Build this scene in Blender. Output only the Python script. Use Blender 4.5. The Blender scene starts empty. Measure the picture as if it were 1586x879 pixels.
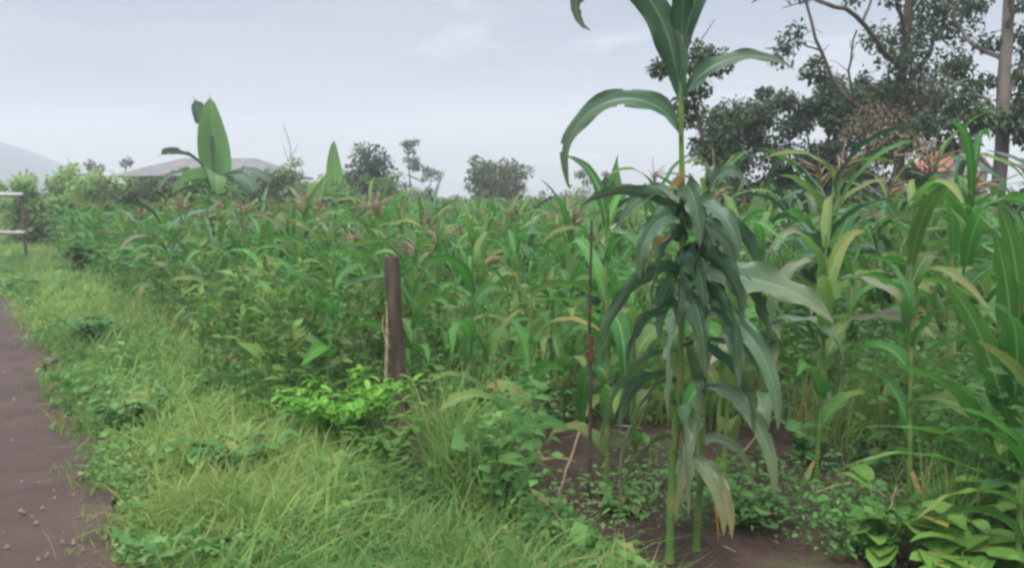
import bpy, math, random
import numpy as np
from mathutils import Vector, Matrix
sc = bpy.context.scene
COL = sc.collection
rad = math.radians
rng = np.random.default_rng(7)
random.seed(7)

# ------------------------------------------------------------------ mesh building
class MB:
    """collects vertices, faces and the per-vertex value st = (across, along, tint, dryness)"""
    def __init__(s): s.v = []; s.f = []; s.st = []; s.n = 0
    def add(s, v, f, st=None):
        v = np.asarray(v, float).reshape(-1, 3); f = np.asarray(f, int)
        if st is None: st = np.tile([.5, .5, .5, 0.], (len(v), 1))
        s.v.append(v); s.f.append(f + s.n); s.st.append(np.asarray(st, float)); s.n += len(v)
    def merge(s, o, M=None, tint=0.):
        for v, f, st in o.packed():
            if M is not None: v = v @ M[:3, :3].T + M[:3, 3]
            st = st.copy(); st[:, 2] = np.clip(st[:, 2] + tint, 0, 1)
            s.v.append(v); s.st.append(st)
            s.f += [g + s.n for g in f]; s.n += len(v)
    def packed(s):
        if s.n: yield np.concatenate(s.v), s.f, np.concatenate(s.st)
    def mesh(s, name, mat, smooth=True):
        me = bpy.data.meshes.new(name)
        v = np.concatenate(s.v); st = np.concatenate(s.st)
        loops = np.concatenate([f.ravel() for f in s.f])
        tot = np.concatenate([np.full(len(f), f.shape[1]) for f in s.f])
        start = np.concatenate([[0], np.cumsum(tot)[:-1]])
        me.vertices.add(len(v)); me.vertices.foreach_set('co', v.astype(np.float32).ravel())
        me.loops.add(len(loops)); me.loops.foreach_set('vertex_index', loops.astype(np.int32))
        me.polygons.add(len(tot)); me.polygons.foreach_set('loop_start', start.astype(np.int32))
        me.update(calc_edges=True)
        me.polygons.foreach_set('use_smooth', np.full(len(tot), smooth))
        a = me.attributes.new('st', 'FLOAT_COLOR', 'POINT')
        a.data.foreach_set('color', st.astype(np.float32).ravel())
        me.materials.append(mat); me.validate()
        return me

def unit(a): 
    a = np.asarray(a, float); return a / (np.linalg.norm(a, axis=-1, keepdims=True) + 1e-9)

def tube(mb, P, R, sides=6, tint=.5, dry=0., cap=True, jit=0.):
    P = np.asarray(P, float); n = len(P); R = np.broadcast_to(np.asarray(R, float), (n,))
    T = unit(np.gradient(P, axis=0)); ref = np.array([0, 0, 1.]) if abs(T[0, 2]) < .9 else np.array([1., 0, 0])
    A = unit(np.cross(T, ref)); B = np.cross(T, A)
    an = np.arange(sides) / sides * 2 * math.pi
    rr = R[:, None] * (1 + jit * rng.uniform(-1, 1, (n, sides)))
    V = P[:, None] + rr[..., None] * (A[:, None] * np.cos(an)[None, :, None] + B[:, None] * np.sin(an)[None, :, None])
    F = [[i * sides + j, i * sides + (j + 1) % sides, (i + 1) * sides + (j + 1) % sides, (i + 1) * sides + j] for i in range(n - 1) for j in range(sides)]
    st = np.zeros((n * sides, 4)); st[:, 0] = np.tile(np.arange(sides) / sides, n); st[:, 1] = np.repeat(np.linspace(0, 1, n), sides); st[:, 2] = tint; st[:, 3] = dry
    mb.add(V, F, st)
    if cap:
        for i, o in ((0, 1), (n - 1, -1)):
            c = mb.n; vv = np.vstack([V[i], P[i]]); s2 = np.tile([.5, float(i > 0), tint, dry], (sides + 1, 1))
            mb.add(vv, [[j, (j + 1) % sides, sides] for j in range(sides)], s2)

def box(mb, x0, x1, y0, y1, z0, z1):
    v = [(x, y, z) for x in (x0, x1) for y in (y0, y1) for z in (z0, z1)]
    f = [(0, 1, 3, 2), (4, 6, 7, 5), (0, 4, 5, 1), (2, 3, 7, 6), (0, 2, 6, 4), (1, 5, 7, 3)]
    mb.add(v, f)

def leafstrip(mb, base, az, L, W, e0, droop, p=1.3, roll=0., bend=0., fold=.35, nseg=9, tint=.5, dry=0., shape='maize', wave=.0, torn=0., across=5, kroll=False):
    """a long leaf: path from base with heading az and elevation e0 that droops along its length"""
    s = np.linspace(0, 1, nseg + 1)
    e = e0 - droop * s ** p
    a = az + bend * s ** 1.5
    d = np.stack([np.cos(e) * np.cos(a), np.cos(e) * np.sin(a), np.sin(e)], 1)
    P = np.vstack([[0, 0, 0], np.cumsum((d[1:] + d[:-1]) / 2 * L / nseg, 0)]) + np.asarray(base)
    S0 = np.stack([-np.sin(a), np.cos(a), 0 * a], 1); N0 = np.cross(d, S0)
    r = roll * (s if not kroll else np.minimum(1, .3 + 2.5 * s))
    S = S0 * np.cos(r)[:, None] + N0 * np.sin(r)[:, None]; N = np.cross(d, S); 
    if shape == 'maize': w = W / 2 * np.clip(np.minimum(.55 + 2.2 * s, 1) * (1 - s ** 2.6) ** .8, .0, 1)
    elif shape == 'banana': w = W / 2 * np.clip(np.sin(np.clip(s * 1.02 + .03, 0, 1) * math.pi) ** .32, .03, 1)
    else: w = W / 2 * (1 - s) ** .7 + .001
    w = np.maximum(w, .0015)
    k = np.linspace(-1, 1, across)
    ph = rng.uniform(0, 6.28); wv = wave * np.sin(s * 22 + ph)[:, None] * (np.abs(k) > .8)[None] * w[:, None] + wave * .6 * np.cos(s * 15 + ph * 2)[:, None] * (k > 0)[None] * w[:, None] * np.abs(k)[None]
    fo = fold * (1 - .6 * s)
    lift = -N[:, None] * 0
    V = P[:, None] + S[:, None] * (w[:, None] * k[None])[..., None] * np.cos(fo)[:, None, None] + N[:, None] * ((w[:, None] * np.abs(k)[None]) * np.sin(fo)[:, None] + wv)[..., None]
    st = np.zeros((nseg + 1, across, 4)); st[..., 0] = (k[None] + 1) / 2; st[..., 1] = s[:, None]; st[..., 2] = tint
    st[..., 3] = np.clip(dry * (.35 + .9 * s[:, None] ** 1.5 + .3 * np.abs(k)[None] - .2), 0, 1)
    F = []
    for i in range(nseg):
        for j in range(across - 1):
            a0 = i * across + j
            if torn and (j in (0, across - 2)) and rng.random() < torn: continue
            F.append([a0, a0 + 1, a0 + across + 1, a0 + across])
    mb.add(V.reshape(-1, 3), F, st.reshape(-1, 4))

def leaves(mb, P, D, size, asp=.5, tint=None, dry=0., nrm=None):
    """many small folded leaves at once: base points P, directions D"""
    P = np.asarray(P, float); n = len(P); D = unit(D); size = np.broadcast_to(size, (n,))
    if nrm is None: nrm = unit(np.array([0, 0, 1.]) + rng.normal(0, .45, (n, 3)))
    S = unit(np.cross(D, nrm)); N = np.cross(S, D)
    h = size[:, None]; asp = np.broadcast_to(asp, (n,))[:, None]
    l = P + D * h * .45 + S * h * asp / 2 + N * h * .07; r = P + D * h * .45 - S * h * asp / 2 + N * h * .07
    t = P + D * h * .95 - N * h * .12; m = P + D * h * .5
    V = np.stack([P, l, t, r, m], 1).reshape(-1, 3)
    b = np.arange(n)[:, None] * 5
    F = np.concatenate([b + np.array([[0, 4, 1]]), b + np.array([[1, 4, 2]]), b + np.array([[0, 3, 4]]), b + np.array([[4, 3, 2]])])
    st = np.zeros((n, 5, 4)); st[:, :, 0] = [.5, 0, .5, 1, .5]; st[:, :, 1] = [0, .5, 1, .5, .5]
    st[:, :, 2] = (np.full(n, .5) if tint is None else np.broadcast_to(tint, (n,)))[:, None]; st[:, :, 3] = np.broadcast_to(dry, (n,))[:, None]
    mb.add(V, F, st.reshape(-1, 4))

def blades(mb, P, h, w, az, lean, tint, dry=0.):
    """grass blades, vectorised"""
    n = len(P); s = np.array([0, .4, .75, 1.])
    wid = np.array([1, .85, .5, .06])
    D = np.stack([np.cos(az), np.sin(az), 0 * az], 1); S = np.stack([-np.sin(az + .5), np.cos(az + .5), 0 * az], 1)
    x = lean[:, None] * h[:, None] * s[None] ** 1.9; z = h[:, None] * s[None] * (1 - .35 * lean[:, None] * s[None] ** 1.5)
    C = P[:, None] + D[:, None] * x[..., None]; C[..., 2] += z
    o = S[:, None] * (w[:, None] * wid[None])[..., None] / 2
    V = np.stack([C - o, C + o], 2).reshape(n, 8, 3)
    b = np.arange(n)[:, None] * 8
    F = np.concatenate([b + np.array([[2 * i, 2 * i + 1, 2 * i + 3, 2 * i + 2]]) for i in range(3)])
    st = np.zeros((n, 8, 4)); st[:, :, 0] = [0, 1] * 4; st[:, :, 1] = np.repeat(s, 2); st[:, :, 2] = tint[:, None]; st[:, :, 3] = np.broadcast_to(dry, (n,))[:, None]
    mb.add(V.reshape(-1, 3), F, st.reshape(-1, 4))

# smooth 2-D value noise for tints and heights
_tab = rng.random((64, 64))
def vn(x, y, s):
    x = np.asarray(x) / s + 100; y = np.asarray(y) / s + 100
    i = np.floor(x).astype(int); j = np.floor(y).astype(int); fx = x - i; fy = y - j
    fx = fx * fx * (3 - 2 * fx); fy = fy * fy * (3 - 2 * fy)
    g = lambda a, b: _tab[a % 64, b % 64]
    return g(i, j) * (1 - fx) * (1 - fy) + g(i + 1, j) * fx * (1 - fy) + g(i, j + 1) * (1 - fx) * fy + g(i + 1, j + 1) * fx * fy

# ------------------------------------------------------------------ materials
def nodes(name):
    m = bpy.data.materials.new(name); m.use_nodes = True; nt = m.node_tree; nt.nodes.clear()
    return m, nt, nt.nodes.new, nt.links.new
def mixc(nt, fac, a, b):
    n = nt.nodes.new('ShaderNodeMix'); n.data_type = 'RGBA'
    for k, v in ((0, fac), (6, a), (7, b)):
        if isinstance(v, (int, float)): n.inputs[k].default_value = v
        elif isinstance(v, tuple): n.inputs[k].default_value = (*v, 1)
        else: nt.links.new(v, n.inputs[k])
    return n.outputs[2]
def math_(nt, op, a, b=None, clamp=False):
    n = nt.nodes.new('ShaderNodeMath'); n.operation = op; n.use_clamp = clamp
    for k, v in ((0, a), (1, b)):
        if v is None: continue
        if isinstance(v, (int, float)): n.inputs[k].default_value = v
        else: nt.links.new(v, n.inputs[k])
    return n.outputs[0]
def noise(nt, scale, detail=3, vec=None):
    n = nt.nodes.new('ShaderNodeTexNoise'); n.inputs['Scale'].default_value = scale; n.inputs['Detail'].default_value = detail
    if vec is not None: nt.links.new(vec, n.inputs['Vector'])
    return n.outputs['Fac']
def stretch(nt, v, lo, hi):
    n = nt.nodes.new('ShaderNodeMapRange'); n.inputs[1].default_value = lo; n.inputs[2].default_value = hi
    nt.links.new(v, n.inputs[0]); return n.outputs[0]

def leaf_mat(name, dark, light, rib=None, dryc=(.30, .19, .07), rough=.45, trans=.3, ribw=.06, stripe=0., spec=.15):
    m, nt, N, L = nodes(name)
    at = N('ShaderNodeAttribute'); at.attribute_name = 'st'
    sep = N('ShaderNodeSeparateColor'); L(at.outputs['Color'], sep.inputs[0]); u, v, t = sep.outputs[0], sep.outputs[1], sep.outputs[2]
    geo = N('ShaderNodeTexCoord').outputs['Object']
    nz = noise(nt, 9, 3, geo)
    f = math_(nt, 'ADD', t, math_(nt, 'MULTIPLY', math_(nt, 'SUBTRACT', nz, .5), .7), True)
    c = mixc(nt, f, dark, light)
    du = math_(nt, 'ABSOLUTE', math_(nt, 'SUBTRACT', u, .5))
    if stripe:
        st = math_(nt, 'MULTIPLY', math_(nt, 'ADD', math_(nt, 'SINE', math_(nt, 'MULTIPLY', u, 70.)), 1.), stripe)
        c = mixc(nt, st, c, tuple(min(1, x * 1.7) for x in light))
    if rib:
        rf = stretch(nt, du, ribw, ribw * .4)
        c = mixc(nt, math_(nt, 'MULTIPLY', rf, .85), c, rib)
    d2 = math_(nt, 'MULTIPLY', at.outputs['Alpha'], math_(nt, 'ADD', .45, noise(nt, 22, 2, geo)), True)
    c = mixc(nt, d2, c, dryc)
    pb = N('ShaderNodeBsdfPrincipled'); L(c, pb.inputs['Base Color']); pb.inputs['Roughness'].default_value = rough
    pb.inputs['Specular IOR Level'].default_value = spec
    tr = N('ShaderNodeBsdfTranslucent'); L(mixc(nt, .35, c, tuple(min(1, x * 2.2) for x in light)), tr.inputs[0])
    mx = N('ShaderNodeMixShader'); mx.inputs[0].default_value = trans; L(pb.outputs[0], mx.inputs[1]); L(tr.outputs[0], mx.inputs[2])
    o = N('ShaderNodeOutputMaterial'); L(mx.outputs[0], o.inputs[0]); return m

def plain(name, a, b, scale=6, rough=.85, bump=.3, bscale=30, spec=.2, detail=5, stretchv=None):
    m, nt, N, L = nodes(name)
    co = N('ShaderNodeTexCoord').outputs['Object']
    if stretchv:
        mp = N('ShaderNodeMapping'); mp.inputs['Scale'].default_value = stretchv; L(co, mp.inputs[0]); co = mp.outputs[0]
    c = mixc(nt, stretch(nt, noise(nt, scale, detail, co), .3, .7), a, b)
    pb = N('ShaderNodeBsdfPrincipled'); L(c, pb.inputs['Base Color']); pb.inputs['Roughness'].default_value = rough; pb.inputs['Specular IOR Level'].default_value = spec
    bp = N('ShaderNodeBump'); bp.inputs['Strength'].default_value = bump; bp.inputs['Distance'].default_value = .02; L(noise(nt, bscale, 4, co), bp.inputs['Height']); L(bp.outputs[0], pb.inputs['Normal'])
    o = N('ShaderNodeOutputMaterial'); L(pb.outputs[0], o.inputs[0]); return m

M = {}
M['maize'] = leaf_mat('maize_leaf', (.012, .078, .014), (.068, .220, .036), (.19, .30, .11), (.30, .21, .08), .45, .34, .05, .05, .2)
M['maize_blue'] = leaf_mat('maize_leaf_bluish', (.018, .064, .036), (.056, .135, .070), (.14, .22, .13), (.30, .21, .08), .40, .14, .04, .06, .3)
M['stalk'] = leaf_mat('maize_stalk', (.06, .14, .035), (.13, .22, .06), None, (.42, .26, .07), .5, .0)
M['tassel'] = leaf_mat('maize_tassel', (.20, .15, .10), (.32, .23, .15), None, (.3, .2, .1), .8, .15)
M['husk'] = leaf_mat('maize_husk', (.09, .17, .05), (.17, .26, .09), None, (.42, .32, .15), .6, .1)
M['silk'] = plain('maize_silk', (.16, .07, .03), (.30, .14, .06), 30)
M['dry'] = leaf_mat('dry_leaf', (.20, .145, .075), (.36, .27, .15), (.38, .31, .2), (.4, .2, .06), .7, .25)
M['orange'] = leaf_mat('withered_leaf', (.36, .16, .03), (.50, .26, .05), None, (.4, .2, .05), .6, .3)
M['grass'] = leaf_mat('grass_blade', (.068, .168, .040), (.220, .335, .085), None, (.34, .26, .12), .5, .35)
M['weed'] = leaf_mat('weed_leaf', (.042, .135, .034), (.150, .290, .078), None, (.3, .22, .08), .5, .3)
M['bright'] = leaf_mat('bright_leaf', (.075, .17, .035), (.15, .29, .055), (.2, .3, .1), (.34, .26, .06), .42, .35, .04)
M['vivid'] = leaf_mat('vivid_leaf', (.075, .23, .03), (.18, .40, .055), None, (.3, .3, .06), .5, .4)
M['tree'] = leaf_mat('tree_leaf', (.028, .060, .030), (.080, .122, .052), None, (.22, .14, .07), .5, .2)
M['olive'] = leaf_mat('olive_leaf', (.050, .080, .030), (.105, .135, .050), None, (.25, .17, .08), .55, .25)
M['lime'] = leaf_mat('lime_leaf', (.045, .125, .028), (.150, .265, .060), None, (.3, .2, .08), .5, .35)
M['pale'] = leaf_mat('pale_green_leaf', (.17, .28, .09), (.26, .38, .14), None, (.3, .2, .08), .5, .45)
M['deadleaf'] = leaf_mat('withered_crown_leaf', (.13, .12, .07), (.24, .205, .125), None, (.2, .12, .06), .8, .25)
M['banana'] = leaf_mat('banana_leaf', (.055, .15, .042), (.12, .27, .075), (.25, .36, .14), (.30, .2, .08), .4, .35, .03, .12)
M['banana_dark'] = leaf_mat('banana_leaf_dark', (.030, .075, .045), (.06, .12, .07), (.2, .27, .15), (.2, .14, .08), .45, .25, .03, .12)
M['bark'] = plain('bark', (.055, .042, .032), (.14, .11, .085), 5, .95, .8, 18, stretchv=(1, 1, .25))
M['bark_pale'] = plain('bark_pale', (.12, .10, .085), (.22, .19, .16), 5, .95, .7, 18, stretchv=(1, 1, .25))
M['pseudostem'] = plain('banana_stem', (.09, .13, .05), (.18, .16, .08), 4, .7, .4, 10, stretchv=(1, 1, .2))
M['post'] = plain('post_wood', (.045, .033, .027), (.135, .10, .08), 7, .95, .9, 22, stretchv=(2.5, 2.5, .3), spec=.1)
M['twig'] = plain('dry_twig', (.26, .19, .12), (.42, .33, .22), 20, .9, .5)
M['stick'] = plain('stake_wood', (.040, .034, .026), (.10, .08, .06), 12, .95, .6, 30)
M['redmark'] = plain('red_paint_mark', (.15, .04, .03), (.11, .05, .035), 20, .8, .3)
M['tin'] = plain('roof_tin', (.10, .10, .10), (.17, .165, .15), 2, .6, .2, 12)
M['thatch'] = plain('roof_weathered', (.17, .16, .11), (.26, .24, .17), 3, .95, .6, 20)
M['wallgrey'] = plain('wall_plaster', (.24, .25, .27), (.33, .34, .35), 2, .9, .2)
M['wallbrown'] = plain('wall_mud', (.20, .15, .11), (.30, .235, .18), 2, .95, .4)
M['wallpink'] = plain('gable_board', (.62, .52, .52), (.72, .64, .62), 3, .8, .1)
M['roofred'] = plain('roof_red', (.26, .085, .065), (.34, .13, .10), 3, .7, .2)
M['whitemetal'] = plain('painted_metal', (.16, .14, .12), (.42, .42, .40), 9, .5, .1)
M['darkwood'] = plain('door_wood', (.08, .06, .045), (.12, .09, .07), 6)
M['glass'] = plain('window_glass', (.03, .035, .04), (.05, .055, .06), 3, .15, .0, spec=.5)
M['hill'] = plain('hill_cover', (.07, .085, .09), (.10, .115, .12), .05, .95, .2)
M['stone'] = plain('pebble', (.10, .075, .065), (.20, .155, .14), 20, .9, .5)

def ground_mat():
    m, nt, N, L = nodes('far_ground')
    co = N('ShaderNodeTexCoord').outputs['Object']
    c = mixc(nt, stretch(nt, noise(nt, .35, 5, co), .35, .65), (.055, .095, .035), (.10, .14, .05))
    c = mixc(nt, stretch(nt, noise(nt, 1.3, 4, co), .52, .7), c, (.10, .075, .05))
    pb = N('ShaderNodeBsdfPrincipled'); L(c, pb.inputs['Base Color']); pb.inputs['Roughness'].default_value = .95
    o = N('ShaderNodeOutputMaterial'); L(pb.outputs[0], o.inputs[0]); return m
def soil_mat():
    m, nt, N, L = nodes('field_soil')
    co = N('ShaderNodeTexCoord').outputs['Object']
    c = mixc(nt, stretch(nt, noise(nt, 2.2, 6, co), .3, .7), (.026, .017, .012), (.066, .043, .030))
    c = mixc(nt, math_(nt, 'MULTIPLY', stretch(nt, noise(nt, 38, 3, co), .55, .75), .6), c, (.11, .08, .058))
    c = mixc(nt, math_(nt, 'MULTIPLY', stretch(nt, noise(nt, 1.1, 4, co), .52, .66), .7), c, (.06, .085, .035))
    pb = N('ShaderNodeBsdfPrincipled'); L(c, pb.inputs['Base Color']); pb.inputs['Roughness'].default_value = .9; pb.inputs['Specular IOR Level'].default_value = .2
    bp = N('ShaderNodeBump'); bp.inputs['Strength'].default_value = .9; bp.inputs['Distance'].default_value = .03; L(noise(nt, 24, 6, co), bp.inputs['Height']); L(bp.outputs[0], pb.inputs['Normal'])
    o = N('ShaderNodeOutputMaterial'); L(pb.outputs[0], o.inputs[0]); return m
def road_mat():
    m, nt, N, L = nodes('dirt_road')
    co = N('ShaderNodeTexCoord').outputs['Object']
    c = mixc(nt, stretch(nt, noise(nt, .9, 6, co), .3, .7), (.037, .022, .016), (.064, .039, .028))
    c = mixc(nt, math_(nt, 'MULTIPLY', stretch(nt, noise(nt, 60, 3, co), .55, .8), .5), c, (.12, .085, .068))
    c = mixc(nt, math_(nt, 'MULTIPLY', stretch(nt, noise(nt, 3.5, 5, co), .5, .64), .7), c, (.036, .022, .016))
    pb = N('ShaderNodeBsdfPrincipled'); L(c, pb.inputs['Base Color']); pb.inputs['Roughness'].default_value = .75; pb.inputs['Specular IOR Level'].default_value = .3
    bp = N('ShaderNodeBump'); bp.inputs['Strength'].default_value = .5; bp.inputs['Distance'].default_value = .015; L(noise(nt, 45, 6, co), bp.inputs['Height']); L(bp.outputs[0], pb.inputs['Normal'])
    o = N('ShaderNodeOutputMaterial'); L(pb.outputs[0], o.inputs[0]); return m
M['ground'] = ground_mat(); M['soil'] = soil_mat(); M['road'] = road_mat()

# ------------------------------------------------------------------ objects
def link(name, me, parent=None, loc=None):
    o = bpy.data.objects.new(name, me); COL.objects.link(o)
    if parent: o.parent = parent
    if loc is not None: o.location = loc
    return o
def part(name, mb, mat, parent=None): return link(name, mb.mesh(name, mat), parent)
def tag(o, label=None, cat=None, group=None, kind=None):
    for k, v in (('label', label), ('category', cat), ('group', group), ('kind', kind)):
        if v: o[k] = v
    return o
def thing(name, loc, label, cat, group=None, rz=0.):
    o = link(name, None, None, loc); o.rotation_euler.z = rz
    return tag(o, label, cat, group)
def dup(root, loc, rz, sc_=1., label=None, tilt=0.):
    r = root.copy(); COL.objects.link(r); r.location = loc; r.rotation_euler = (tilt, tilt * .6, rz); r.scale = (sc_,) * 3
    if label: r['label'] = label
    for ch in list(root.children):
        c = ch.copy(); COL.objects.link(c); c.parent = r
        for g in list(ch.children):
            d = g.copy(); COL.objects.link(d); d.parent = c
    return r

EDGE0, SL = -.686, None
def road_x(d): return -1.65 - .686 * (d - 3.27)          # right-hand edge of the road
def field_x(d): return .12 - .686 * (d - 3.27)           # where the maize begins
def hgt(x, y):                                            # ground relief of verge and field
    return .05 * (vn(x, y, 1.1) - .5) + .03 * (vn(x, y, .35) - .5)

# ------------------------------------------------------------------ setting
g = MB(); g.add([(-420, -60, -.10), (420, -60, -.10), (420, 420, -.10), (-420, 420, -.10)], [[0, 1, 2, 3]])
tag(part('ground', g, M['ground']), kind='structure')

def sheet(name, mat, fx0, fx1, ds, nx, fz):
    mb = MB(); D = np.asarray(ds); V = []
    for d in D:
        xs = np.linspace(fx0(d), fx1(d), nx); V.append(np.stack([xs, np.full(nx, d), fz(xs, np.full(nx, d))], 1))
    V = np.concatenate(V); i, j = np.meshgrid(np.arange(len(D) - 1), np.arange(nx - 1), indexing='ij'); a = (i * nx + j).ravel()
    mb.add(V, np.stack([a, a + 1, a + nx + 1, a + nx], 1)); return tag(part(name, mb, mat), kind='structure')
ds = np.concatenate([np.linspace(-2, 9, 180), np.linspace(9.1, 60, 160)])
wob = lambda d: .08 * math.sin(d * 1.7) + .06 * math.sin(d * 4.1 + 1) + .05 * math.sin(d * 9.3)
sheet('field_soil', M['soil'], lambda d: road_x(d) - .05, lambda d: 6 + .8 * max(d, 0), ds, 150, lambda x, y: hgt(x, y) + .012 * np.sin((x + .686 * y) * 8.4) - .02)
sheet('road', M['road'], lambda d: road_x(d) - 5.2, lambda d: road_x(d) + .12 + wob(d), ds, 130,
      lambda x, y: .012 + .04 * (vn(x, y, .5) - .5) + .03 * (vn(x, y, .17) - .5) + .016 * (vn(x, y, .08) - .5))
mb = MB()
n = 260; d = 2 + 14 * rng.random(n) ** 1.6; x = road_x(d) + rng.normal(0, .25, n) - np.abs(rng.normal(0, .5, n)); 
for k in range(n):
    r = rng.uniform(.004, .014); an = rng.uniform(0, 6.28, 5); 
    v = [(x[k] + r * math.cos(t) * rng.uniform(.7, 1.2), d[k] + r * math.sin(t) * rng.uniform(.7, 1.2), .012) for t in np.arange(6) * 1.047] + [(x[k] + r * .2, d[k], .02 + r * .9)]
    mb.add(v, [[i, (i + 1) % 6, 6] for i in range(6)])
tag(part('gravel', mb, M['stone']), kind='stuff')

# hill far to the left
mb = MB(); nx, ny = 40, 16
X, Y = np.meshgrid(np.linspace(-302, -124, nx), np.linspace(180, 285, ny), indexing='ij')
Z = 27 * np.clip(np.sin((X + 302) / 178 * math.pi), 0, 1) ** .6 * np.clip(np.sin((Y - 180) / 105 * math.pi), 0, 1) ** .7 * (.8 + .3 * vn(X, Y, 22)) - .3
a = (np.arange(nx - 1)[:, None] * ny + np.arange(ny - 1)[None]).ravel()
mb.add(np.stack([X, Y, Z], -1).reshape(-1, 3), np.stack([a, a + ny, a + ny + 1, a + 1], 1)); tag(part('hill', mb, M['hill']), kind='structure')

# ------------------------------------------------------------------ verge: grass and low weeds
def verge_pts(n, far, pw, over_r=.55, over_l=.18):
    d = 2.2 + (far - 2.2) * rng.random(n) ** pw
    t = rng.random(n); x0 = road_x(d) - over_l + .35 * (vn(d * 3, d * 0 + 5, 1.) - .5); x1 = field_x(d) + over_r
    x = x0 + (x1 - x0) * t
    keep = (x > -.75 * d - .3) & (x < .75 * d + .5)
    return x[keep], d[keep]
mb = MB()
x, d = verge_pts(190000, 34, 2.3, .12, .22)
ins = np.clip((x - road_x(d) + .25) / .75, 0, 1); k = rng.random(len(x)) < (.04 + .96 * ins ** 1.5) * np.clip(1 - np.clip((x - field_x(d) + .35) / .45, 0, 1), 0, 1)
x, d, ins = x[k], d[k], ins[k]
big = vn(x, d, 1.4); sm = vn(x, d, .35)
clump = np.clip(vn(x * 1.0, d * 1.0, .55) * 1.8 - .75, 0, 1)
h = (.05 + .22 * big * clump + .13 * sm * rng.random(len(x)) + .26 * rng.random(len(x)) ** 6) * (.45 + .55 * ins) * (1 + .25 * (d > 9))
w = rng.choice([.003, .006, .011, .016], len(x), p=[.3, .4, .2, .1]) * rng.uniform(.8, 1.2, len(x)) * np.clip(d / 4, 1, 6) ** .7
tint = np.clip(-.15 + 1.2 * vn(x + 3, d, 1.5) + .5 * (vn(x + 9, d, .4) - .5) + rng.normal(0, .16, len(x)), 0, 1)
blades(mb, np.stack([x, d, hgt(x, d) - .03], 1), h, w, rng.uniform(0, 6.28, len(x)), rng.uniform(.2, 1.5, len(x)), tint, np.where(h > .2, .8, 1.) * (rng.random(len(x)) < np.clip(vn(x, d, .6) * .5 - .08, .03, .4)) * rng.random(len(x)))
tag(part('verge_grass', mb, M['grass']), kind='stuff')

def cover(mb, n, far, seed_off, sz, asp, zmax, thr, tb, over_r=.4, over_l=-.05, up=.3):
    x, d = verge_pts(n, far, 2.0, over_r, over_l); pat = vn(x + seed_off, d - seed_off, .55) * .6 + vn(x - seed_off, d, 1.5) * .4
    k = pat > thr + .25 * rng.random(len(x)); x, d, pat = x[k], d[k], pat[k]; n = len(x); az = rng.uniform(0, 6.28, n)
    z = .02 + zmax * rng.random(n) * np.clip((pat - thr) * 2.6, .15, 1) * (.3 + 1.1 * vn(x, d, .25))
    D = np.stack([np.cos(az), np.sin(az), rng.uniform(-.4, up + .3, n)], 1)
    nm = unit(np.array([0, 0, 1.]) + rng.normal(0, .8, (n, 3)))
    leaves(mb, np.stack([x, d, hgt(x, d) + z - .02], 1), D, rng.gamma(5, .2, n) * sz * np.clip(d / 5, 1, 3) ** .6, rng.uniform(.7, 1.3, n) * asp, np.clip(tb + .9 * (vn(x, d, .6) - .5) + rng.normal(0, .22, n), 0, 1), (rng.random(n) < .07) * rng.random(n), nrm=nm)
    q = rng.random(n) < .35; m_ = q.sum()
    blades(mb, np.stack([x[q], d[q], hgt(x[q], d[q]) - .02], 1), z[q] + .03, np.full(m_, .004) * np.clip(d[q] / 5, 1, 3), rng.uniform(0, 6.28, m_), rng.uniform(0, .4, m_), np.full(m_, .7), (rng.random(m_) < .2) * .8)
mb = MB(); cover(mb, 60000, 24, 7, .030, .75, .16, .34, .75); cover(mb, 30000, 20, 17, .060, .30, .30, .42, .55); cover(mb, 20000, 20, 29, .065, .55, .32, .48, .45)
tag(part('ground_cover', mb, M['weed']), kind='stuff')

mb = MB()   # weeds among the maize
n = 70000; d = 3.3 + 20 * rng.random(n) ** 1.7; x = field_x(d) + (.66 * d + .6 - field_x(d)) * rng.random(n)
bare = (d < 3.9 + 2.0 * vn(x + 2, d, .7)) & (x > .0 + .3 * vn(x * 3, d * 3, .5)) & (x < 2.1)
pat = vn(x + 11, d, .8); k = (pat > .18 + .3 * rng.random(n)) & ~(bare & (pat < .60 + .25 * rng.random(n))); k &= ~((np.abs(x + .145 * d) < .16) & (d < 5.8)); x, d, pat, bare = x[k], d[k], pat[k], bare[k]; n = len(x)
az = rng.uniform(0, 6.28, n); z = .04 + (.85 * rng.random(n) ** 1.3 * np.clip((pat - .15) * 1.8, .2, 1)) * np.where(bare, .25, 1)
D = np.stack([np.cos(az), np.sin(az), rng.uniform(-.4, .5, n)], 1)
leaves(mb, np.stack([x, d, hgt(x, d) + z - .02], 1), D, np.where(bare, .55, 1) * rng.gamma(5, .2, n) * .06 * np.clip(d / 6, 1, 3) ** .6, rng.uniform(.25, .7, n), np.clip(.2 + .5 * (vn(x, d, .8) - .3) + rng.normal(0, .15, n), 0, 1))
tag(part('undergrowth', mb, M['weed']), kind='stuff')
mb = MB()   # tall grass between the rows
n = 60000; d = 3.4 + 24 * rng.random(n) ** 1.7; x = field_x(d) + (.66 * d + .6 - field_x(d)) * rng.random(n)
pat = vn(x - 21, d + 3, .9); k = (pat > .25 + .35 * rng.random(n)) & ~((d < 3.9 + 2.0 * vn(x + 2, d, .7)) & (x > -.1) & (x < 1.9)) & ~((np.abs(x + .145 * d) < .16) & (d < 5.8)); x, d, pat = x[k], d[k], pat[k]; n = len(x)
blades(mb, np.stack([x, d, hgt(x, d) - .03], 1), (.25 + .75 * pat * rng.random(n)) , rng.uniform(.005, .012, n) * np.clip(d / 6, 1, 4) ** .7, rng.uniform(0, 6.28, n), rng.uniform(.15, .9, n), np.clip(.1 + .8 * vn(x, d, 1.3) + rng.normal(0, .15, n), 0, 1), (rng.random(n) < .1) * rng.random(n))
tag(part('field_grass', mb, M['grass']), kind='stuff')
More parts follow.
